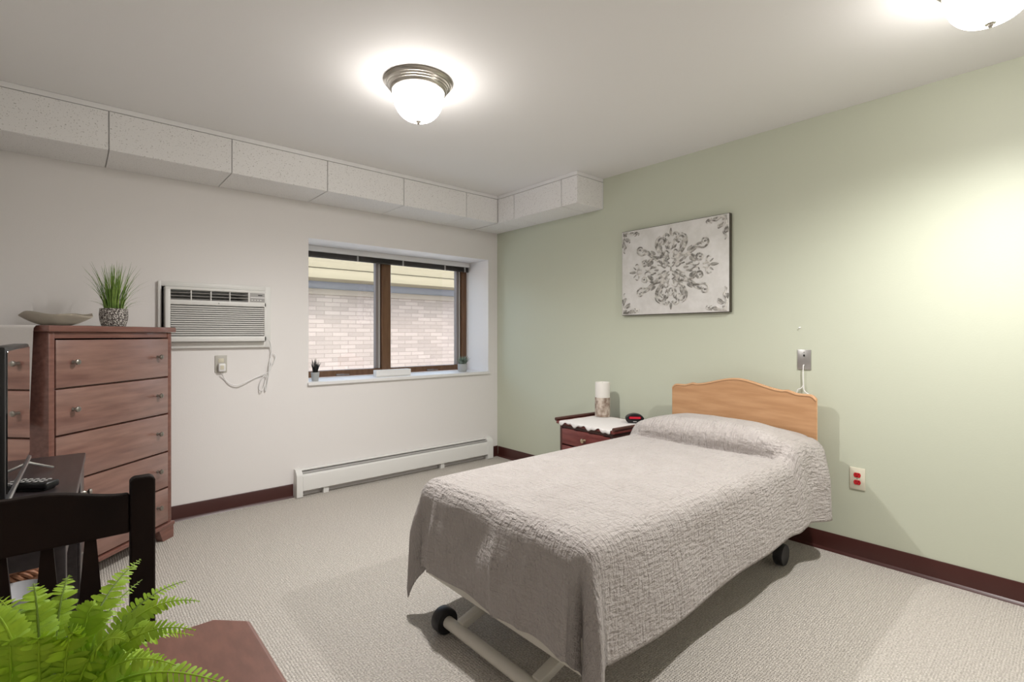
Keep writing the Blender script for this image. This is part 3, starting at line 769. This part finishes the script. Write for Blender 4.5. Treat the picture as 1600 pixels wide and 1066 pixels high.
# ---------------------------------------------------------------- wall art
art = thing('wall_panel', 'embossed white scrollwork metal panel hung on the green wall', 'wall art', (-.0005, -1.949, 1.662))
AW, AH = .418, .317
MB().box(-.030, 0, -AW, AW, -AH, AH, .003).build('frame_tray', M['artedge'], art)
MB().box(-.0335, -.0302, -AW + .004, AW - .004, -AH + .004, AH - .004, .002).build('panel_face', M['art'], art)
def aw(u, v, d=0.0): return Vector((-.0335 - d, -u, v))
def scroll(path, r0, r1, m=M['artrelief']):
    P = spline([(p[0], p[1], 0) for p in path], 5); k = len(P)
    return P, [1.15 * (r0 + (r1 - r0) * (i / (k - 1))) for i in range(k)], m
def spiral(cx, cy, r, a0, turns, start, dr=.25):
    """path from start point into a spiral about (cx,cy)"""
    pts = [start]
    n = max(6, int(abs(turns) * 9))
    for i in range(n + 1):
        t = i / n; a = a0 + turns * 2 * math.pi * t; q = r * (1 - (1 - dr) * t)
        pts.append((cx + q * math.cos(a), cy + q * math.sin(a)))
    return pts
els = []      # (kind, data)
els.append(('s', scroll([(.035, .075), (.075, .105), (.105, .150), (.105, .195), (.080, .222), (.052, .205), (.055, .178), (.068, .180)], .009, .004)))
els.append(('s', scroll([(.050, .070), (.088, .110), (.122, .165), (.118, .215), (.085, .240)], .005, .0035)))
els.append(('s', scroll([(.075, .085), (.130, .095), (.190, .125), (.245, .120), (.275, .145), (.268, .175), (.240, .178), (.232, .158), (.245, .150)], .008, .0035)))
els.append(('s', scroll([(.100, .060), (.130, .085), (.170, .075), (.195, .045), (.225, .040), (.235, .068), (.215, .082), (.203, .068)], .009, .0035)))
els.append(('s', scroll([(.285, .0), (.262, .030), (.275, .058), (.295, .050)], .006, .003)))
els.append(('s', scroll([(.018, .175), (.030, .205), (.055, .200)], .006, .003)))
els.append(('s', scroll([(.012, .228), (.035, .250), (.060, .238), (.058, .222)], .007, .003)))
els.append(('s', scroll([(.012, .110), (.035, .130), (.050, .118), (.060, .090)], .005, .004)))
els.append(('s', scroll([(.020, .040), (.045, .062), (.065, .040), (.085, .030), (.105, .035)], .006, .004)))
els.append(('s', scroll([(.010, .075), (.030, .060), (.028, .030), (.010, .015)], .005, .004)))
# corner sprays
els.append(('s', scroll([(.400, .285), (.365, .298), (.325, .280), (.285, .296), (.262, .285), (.268, .270)], .007, .003)))
els.append(('s', scroll([(.395, .280), (.402, .240), (.385, .205), (.398, .165), (.388, .150)], .007, .003)))
els.append(('s', scroll([(.400, .300), (.350, .300), (.335, .285)], .006, .003)))
for cx, cy, ln, wd, ang in ((.082, .165, .055, .020, 70), (.165, .110, .07, .024, 25), (.165, .050, .06, .030, -35), (.318, .0, .06, .022, 0), (.212, .150, .045, .018, 20),
                            (.0, .262, .05, .020, 90), (.036, .155, .035, .014, 60), (.055, .015, .035, .014, 15), (.022, .095, .035, .012, 80), (.115, .0, .04, .016, 0),
                            (.360, .245, .055, .018, 45), (.405, .215, .045, .016, 95), (.330, .298, .045, .014, 5), (.298, .028, .035, .011, 40), (.035, .240, .03, .010, 130), (.0, .0, .035, .014, 90), (.02, .045, .03, .010, 40)):
    els.append(('l', (cx, cy, ln, wd, R(ang))))
els.append(('s', scroll([(.140, .105), (.185, .142), (.215, .152), (.232, .138)], .005, .003)))
els.append(('s', scroll([(.118, .020), (.150, .022), (.178, .006), (.205, .010), (.212, .026)], .006, .003)))
els.append(('s', scroll([(.030, .020), (.060, .050), (.058, .085), (.030, .095)], .006, .004)))
els.append(('s', scroll([(.0, .135), (.022, .150), (.020, .172), (.0, .185)], .005, .004)))
els.append(('s', scroll([(.240, .010), (.265, .016), (.285, .004)], .006, .003)))
els.append(('s', scroll([(.060, .120), (.080, .150), (.082, .185), (.066, .200)], .006, .003)))
els.append(('s', scroll([(.370, .262), (.345, .250), (.352, .232), (.372, .240), (.392, .262)], .005, .003)))
els.append(('s', scroll([(.300, .302), (.285, .278), (.300, .268)], .004, .003)))
els.append(('s', scroll([(.404, .200), (.380, .188), (.374, .202)], .004, .003)))
for cx, cy, ln, wd, ang in ((.142, .128, .05, .020, 40), (.195, .070, .04, .018, 60), (.085, .055, .045, .018, 35), (.062, .105, .04, .016, 60), (.255, .160, .022, .014, 0), (.218, .060, .018, .012, 0), (.040, .195, .03, .012, 120), (.105, .185, .04, .014, 85),
                            (.150, .028, .035, .012, 10), (.385, .290, .04, .016, 45), (.012, .150, .028, .010, 90), (.075, .028, .03, .012, 30), (.28, .285, .02, .010, 20), (.042, .215, .022, .010, 60)):
    els.append(('l', (cx, cy, ln, wd, R(ang))))
for kind, d in els:
    quads = {(1, 1), (-1, 1), (1, -1), (-1, -1)}
    if kind == 'l' and d[0] == 0: quads = {(1, 1), (1, -1)}
    if kind == 'l' and d[1] == 0: quads = {(1, 1), (-1, 1)}
    if kind == 'l' and d[0] == 0 and d[1] == 0: quads = {(1, 1)}
    for su, sv in sorted(quads):
        mb = MB()
        if kind == 's':
            P, rr, m = d
            mb.tube([aw(p.x * su, p.y * sv, .001) for p in P], rr, 6); mb.build('scroll', m, art)
        else:
            cx, cy, ln, wd, an = d; n = 12; pts = [aw(cx * su, cy * sv, .0065)]
            for i in range(n):
                a = 2 * math.pi * i / n
                q = (1 - .35 * math.cos(a)); lx = ln / 2 * math.cos(a); ly = wd / 2 * math.sin(a) * q
                pts.append(aw((cx + lx * math.cos(an) - ly * math.sin(an)) * su, (cy + lx * math.sin(an) + ly * math.cos(an)) * sv, .0006))
            mb.poly(pts, [[0, 1 + i, 1 + (i + 1) % n] for i in range(n)]); mb.build('leaf', M['artgrey'], art, smooth=60)

# ---------------------------------------------------------------- wall plates on the green wall
cs_ = thing('call_switch', 'steel nurse call plate with white pull cord above the headboard', 'call switch', (-.0004, -2.790, 1.057))
MB().box(-.006, 0, -.036, .036, -.0575, .0575, .002).build('cover_plate', M['steel'], cs_)
MB().box(-.0085, -.0061, -.004, .004, .018, .030, .0008, 1).build('toggle', M['black'], cs_)
for z in (.042, .006, -.046):
    MB().lathe([(0, 0), (.0032, 0), (.0032, .001), (0, .0012)], 10, Matrix.Translation((-.0061, 0, z)) @ Matrix.Rotation(R(-90), 4, 'Y')).build('screw', M['nickel'], cs_)
MB().tube(spline([(-.007, 0, -.030), (-.014, .001, -.036), (-.015, .002, -.08), (-.014, .0, -.15), (-.016, -.006, -.18), (-.016, -.03, -.20), (-.015, -.036, -.235), (-.015, -.02, -.26)], 6), .0028, 6).build('pull_cord', M['white'], cs_)
MB().tube(spline([(-.014, .0, -.145), (-.016, .012, -.165), (-.018, .030, -.175), (-.018, .034, -.21), (-.016, .02, -.25)], 6), .0028, 6).build('pull_cord', M['white'], cs_)
ro = thing('red_outlet', 'ivory wall outlet with two red receptacles', 'outlet', (-.0004, -3.051, .427))
MB().box(-.006, 0, -.036, .036, -.0585, .0585, .003).build('cover_plate', M['ivory'], ro)
for z in (.0195, -.0195):
    oo = [(.0165 * math.cos(a), max(-.0125, min(.0125, .0165 * math.sin(a)))) for a in [2 * math.pi * i / 24 for i in range(24)]]
    rcp = MB().prism(oo, lambda a, b, t: (t, a, b + z), -.0082, -.0058).build('receptacle', M['red'], ro)
    for y in (-.006, .006): MB().box(-.0086, -.0081, y - .001, y + .001, z + .001, z + .008).build('slot', M['dark'], rcp)
    MB().lathe([(0, 0), (.0022, 0), (0, .0005)], 8, Matrix.Translation((-.0082, 0, z - .006)) @ Matrix.Rotation(R(-90), 4, 'Y')).build('slot', M['dark'], rcp)
MB().lathe([(0, 0), (.003, 0), (.003, .001), (0, .0014)], 10, Matrix.Translation((-.006, 0, 0)) @ Matrix.Rotation(R(-90), 4, 'Y')).build('screw', M['nickel'], ro)
hk = MB().lathe([(0, 0), (.005, 0), (.0045, .003), (.002, .005), (.002, .010), (.004, .012), (0, .014)], 12, Matrix.Rotation(R(-90), 4, 'Y')).build('wall_pin', M['white'], None, (-.0004, -2.766, 1.242))
tag(hk, 'tiny white pin in green wall above the call plate', 'pin')

# ---------------------------------------------------------------- writing desk along the left wall
dk = thing('desk', 'dark espresso desk with drawers under the television', 'desk', (-3.146, -1.340, 0), R(-2.7))
DL, DP = .98, .45
MB().box(-DP, 0, -DL, 0, .724, .75, .003).build('desk_top', M['desk'], dk)
c = MB(); c.box(-DP + .01, -.012, -.30, -.285, .02, .7235); c.box(-DP + .01, -.012, -.020, -.005, .02, .7235); c.box(-DP + .01, -.014, -.285, -.02, .02, .04); c.box(-DP + .01, -DP + .02, -.285, -.02, .04, .7235)
c.build('pedestal', M['desk'], dk)
kd = None
for z0, z1 in ((.045, .265), (.270, .490), (.495, .718)):
    d = MB().box(-.0135, -.004, -.284, -.021, z0, z1, .002).build('drawer', M['desk'], dk)
    if kd is None: kd = MB().lathe([(r * .8, z * .8) for r, z in kp], 12, Matrix.Rotation(R(90), 4, 'Y')).mesh('knob', M['knob'])
    inst('knob', kd, d, Matrix.Translation((-.0038, -.08, (z0 + z1) / 2 + .01)))
MB().box(-.026, -.010, -DL + .045, -.301, .645, .7235, .002).build('apron', M['desk'], dk)
MB().box(-DP + .045, -.045, -DL + .012, -DL + .028, .672, .7235, .002).build('apron', M['desk'], dk)
for x in (-.040, -DP + .008): MB().box(x, x + .036, -DL + .006, -DL + .042, 0, .7235, .003).build('leg', M['desk'], dk)
MB().box(-DP + .046, -.05, -DL + .012, -.301, .412, .43, .002).build('shelf', M['desk'], dk)

tv = thing('television', 'small flat television on metal feet on the dark desk', 'television', (-3.289, -1.560, .7505), R(-1.2))
TZ0, TZ1, TL = .045, .422, .60
MB().box(-.045, -.004, -TL, 0, TZ0, TZ1, .006).build('casing', M['black'], tv)
MB().box(-.0038, -.0015, -TL + .010, -.010, TZ0 + .02, TZ1 - .010, .0005, 1).build('screen', M['screen'], tv)
MB().box(-.006, .002, -TL, 0, TZ0 - .004, TZ0 + .006, .002).build('bottom_trim', M['silver'], tv)
for yy, s in ((-.07, 1), (-TL + .07, -1)):
    ft = MB(); ft.beam((-.022, yy, TZ0 + .004), (.055, yy + .05 * s, .006), .016, .007, .002); ft.beam((-.022, yy, TZ0 + .004), (-.10, yy + .05 * s, .006), .016, .007, .002)
    ft.build('stand_foot', M['silver'], tv)
rm = thing('remote_control', 'black remote control lying on the dark desk', 'remote', (-3.277, -1.838, .7505), R(-38))
MB().box(-.064, .064, -.024, .024, .004, .024, .006, 3).build('casing', M['black'], rm)
bme = None
for i in range(6):
    for j in range(3):
        if bme is None: bme = MB().box(-.005, .005, -.0045, .0045, 0, .0022, .001, 1).mesh('button', M['acgrey'])
        inst('button', bme, rm, Matrix.Translation((-.046 + i * .0175, -.014 + j * .014, .0241)))
MB().box(-.055, .055, -.02, .02, 0, .0042, .001, 1).build('battery_cover', M['black'], rm)
# things on the desk shelf
dm = Matrix.Translation((-3.146, -1.340, 0)) @ Matrix.Rotation(R(-2.7), 4, 'Z')
bs = thing('wicker_basket', 'small brown braided basket on the desk shelf', 'basket', dm @ Vector((-.150, -.400, .4305)))
MB().lathe([(0, 0), (.050, 0), (.062, .045), (.058, .045), (.046, .006), (0, .006)], 28).build('basket_body', M['wicker'], bs)
for k in range(3):
    pb = []
    for i in range(61):
        a = 2 * math.pi * i / 60; ph = 8 * a + k * 2.094
        pb.append(((.062 + .008 * math.sin(ph)) * math.cos(a), (.062 + .008 * math.sin(ph)) * math.sin(a), .052 + .009 * math.cos(ph)))
    MB().tube(pb, .0065, 6).build('braid_strand', M['wicker'], bs)
sb = thing('white_bowl', 'white round bowl on the desk shelf', 'bowl', dm @ Vector((-.135, -.56, .4305)))
MB().lathe([(0, 0), (.035, 0), (.04, .004), (.062, .03), (.072, .052), (.069, .053), (.058, .032), (.036, .008), (0, .007)], 36).build('bowl_body', M['whiteceramic'], sb)

# ---------------------------------------------------------------- small table with the fern, and its chair
TX1, TX0, TY1, TY0 = -2.972, -3.625, -2.955, -3.66
tb = thing('side_table', 'small reddish brown table with clipped corners under the fern', 'table', ((TX0 + TX1) / 2, (TY0 + TY1) / 2, 0))
hx, hyy, ch = (TX1 - TX0) / 2, (TY1 - TY0) / 2, .042
oc = [(hx, hyy - ch), (hx - ch, hyy), (-hx + ch, hyy), (-hx, hyy - ch), (-hx, -hyy + ch), (-hx + ch, -hyy), (hx - ch, -hyy), (hx, -hyy + ch)]
tt = MB().prism(oc, lambda a, b, t: (a, b, t), .722, .75).build('table_top', M['tabletop'], tb, smooth=30)
bv = tt.modifiers.new('bevel', 'BEVEL'); bv.width = .006; bv.segments = 3
MB().box(-hx + .06, hx - .06, -hyy + .06, hyy - .06, .66, .7215, .003).build('apron', M['tabletop'], tb)
for sx in (-1, 1):
    for sy in (-1, 1):
        x, y = sx * (hx - .055), sy * (hyy - .055)
        MB().lathe([(0, 0), (.014, 0), (.016, .01), (.024, .64), (.024, .66), (0, .66)], 16, Matrix.Translation((x, y, 0))).build('leg', M['tabletop'], tb)

chr_ = thing('dining_chair', 'espresso wooden chair with arrow spindle back pushed to the table', 'chair', (-3.300, -2.768, 0))
for s in (-1, 1):
    x = s * .2085
    pts = [(0, .0), (.0, .44), (0, .80), (.004, .93), (.004, .945), (.004, .952)]
    mb = MB(); mb.beam((x, .055, 0), (x, .0, .45), .036, .028, .004); mb.build('back_leg', M['espresso'], chr_)
    mb = MB()
    o = [(-.018, .44), (-.018, .945), (-.0155, .950), (-.010, .952), (.010, .952), (.0155, .950), (.018, .945), (.018, .44)]
    mb.prism(o, lambda a, b, t: (x + a, t, b), -.013, .013); q = mb.build('back_post', M['espresso'], chr_)
    bw_ = q.modifiers.new('bevel', 'BEVEL'); bw_.width = .003; bw_.segments = 2
    MB().beam((x * .95, -.385, 0), (x * .95, -.385, .425), .034, .034, .004).build('front_leg', M['espresso'], chr_)
    MB().beam((x * .95, -.37, .20), (x, .02, .20), .018, .022, .003).build('stretcher', M['espresso'], chr_)
MB().beam((-.195, -.385, .28), (.195, -.385, .28), .018, .022, .003).build('stretcher', M['espresso'], chr_)
top = [(-.190 + .38 * i / 40, .925 + .018 * smooth01((.185 - abs(-.190 + .38 * i / 40)) / .11)) for i in range(41)]
cr = MB().prism([(-.190, .858), *top, (.190, .858)], lambda a, b, t: (a, t + .012 * (1 - (a / .19) ** 2), b), -.010, .010).build('crest_rail', M['espresso'], chr_, smooth=30)
bv = cr.modifiers.new('bevel', 'BEVEL'); bv.width = .003; bv.segments = 2; bv.limit_method = 'ANGLE'
MB().box(-.190, .190, -.010, .010, .450, .500, .003).build('lower_rail', M['espresso'], chr_)
so = [(-.0075, .857), (-.0165, .735), (-.015, .70), (-.0085, .50), (.0085, .50), (.015, .70), (.0165, .735), (.0075, .857)]
sme = MB().prism(so, lambda a, b, t: (a, t, b), -.006, .006).mesh('spindle', M['espresso'], 0)
for x in (.138, .084, .030, -.030, -.084, -.138):
    inst('spindle', sme, chr_, Matrix.Translation((x, .012 * (1 - (x / .19) ** 2) * .5, 0)))
MB().box(-.215, .215, -.405, -.015, .425, .449, .008, 3).build('seat', M['espresso'], chr_)

# ---------------------------------------------------------------- fern
FP = Vector((-3.205, -3.215, .7505))
fe = thing('potted_fern', 'bright green fern on the small reddish table', 'potted plant', FP)
MB().lathe([(0, 0), (.045, 0), (.048, .004), (.066, .085), (.069, .088), (.069, .10), (.063, .10), (.06, .085), (0, .084)], 32).build('pot', M['whiteceramic'], fe)
MB().lathe([(0, .0845), (.0595, .0845), (0, .09)], 16).build('soil', M['soil'], fe)
def leaf_mesh(name, m):
    mb = MB(); v = []
    for t, w, z in ((0, .09, 0), (.2, .165, .02), (.6, .165, .0), (.88, .11, -.05), (1, .0, -.09)):
        v.append([mb.bm.verts.new((t, -w, z)), mb.bm.verts.new((t, w, z))] if w > 0 else [mb.bm.verts.new((t, 0, z))])
    for A, B in zip(v, v[1:]):
        mb.bm.faces.new([A[0], A[1], B[1], B[0]] if len(B) == 2 else [A[0], A[1], B[0]])
    return mb.mesh(name, m, 180)
lfA = leaf_mesh('leaflet', M['fern'])
leafcount = 0
def frond(tip, bend, n, llen, m, lm, seed, singly, base=None, roll=0.0):
    global leafcount
    rnd = random.Random(seed)
    tip = Vector(tip) - FP
    a0 = math.atan2(tip.y, tip.x)
    b = Vector((.025 * math.cos(a0), .025 * math.sin(a0), .086)) if base is None else Vector(base)
    mid = (b + tip) / 2 + Vector((0, 0, bend)) - Vector((tip.x - b.x, tip.y - b.y, 0)) * .14
    P = [b * (1 - t) ** 2 + mid * 2 * t * (1 - t) + tip * t * t for t in [i / 24 for i in range(25)]]
    st = MB(); st.tube(P, [.0018 * (1 - .75 * i / 24) for i in range(25)], 5)
    out = []
    viewdir = (CAM - FP - (b + tip) / 2).normalized()
    for k in range(n):
        t = .16 + .83 * k / (n - 1)
        i = min(23, int(t * 24)); p = P[i].lerp(P[i + 1], t * 24 - i); tg = (P[i + 1] - P[i]).normalized()
        nrm = (Vector((0, 0, 1)) * .5 + viewdir * .6 + Vector((rnd.uniform(-.3, .3), rnd.uniform(-.3, .3), 0)))
        sd = tg.cross(nrm).normalized(); sd = (Matrix.Rotation(roll, 3, tg) @ sd)
        ln = llen * (math.sin(math.pi * min(1, .16 + .84 * t)) ** .55 * .85 + .15) * (1 - .55 * t ** 4)
        for s in (-1, 1):
            d = (sd * s + tg * (.28 + .3 * t) + Vector((0, 0, -.12))).normalized()
            up = d.cross(tg * s).normalized()
            y = up.cross(d).normalized()
            q = Matrix((d, y, up)).transposed().to_4x4()
            q = Matrix.Translation(p) @ q @ Matrix.Diagonal((ln * rnd.uniform(.88, 1.1),) * 3 + (1,))
            out.append(q)
    if singly and leafcount + len(out) <= 300:
        o = st.build('frond', M['stem'], fe)
        for q in out: inst('leaflet', lm, o, q)
        leafcount += len(out)
    else:
        tpl = [(v.co.copy()) for v in lm.vertices]; fcs = [list(p.vertices) for p in lm.polygons]
        for q in out: st.poly([q @ c for c in tpl], fcs)
        st.build('frond', m, fe, smooth=180)
# fronds set by where their tips show
specs = [((220, 874), .64, .045, 28, .0165, 1), ((108, 899), .60, .05, 28, .0165, 1), ((52, 912), .56, .045, 28, .0185, 1), ((222, 906), .68, .035, 24, .0115, 1), ((290, 908), .62, .05, 26, .0130, 1),
         ((312, 940), .56, .07, 26, .014, 0), ((150, 950), .52, .06, 26, .017, 0), ((-6, 935), .56, .05, 26, .018, 0), ((255, 985), .52, .06, 26, .015, 0), ((306, 985), .52, .06, 24, .014, 0),
         ((195, 1000), .48, .05, 26, .017, 0), ((115, 990), .47, .05, 26, .018, 0), ((60, 1000), .46, .05, 26, .018, 0), ((15, 1005), .46, .05, 26, .018, 0), ((275, 1040), .48, .05, 24, .015, 0), ((-25, 950), .52, .05, 26, .018, 0)]
for i, (px_, d, bend, n, ln, sg) in enumerate(specs):
    frond(pixd(px_[0], px_[1], d), bend, n, ln, M['fern'], lfA, 40 + i, sg)
rnd = random.Random(99)
for i in range(18):
    a = 2 * math.pi * i / 18 + rnd.uniform(-.15, .15); r = rnd.uniform(.11, .19)
    tp = FP + Vector((r * math.cos(a), r * math.sin(a), rnd.uniform(.02, .09)))
    frond(tp, rnd.uniform(.05, .08), 26, .016, M['fern'], lfA, 200 + i, 0)
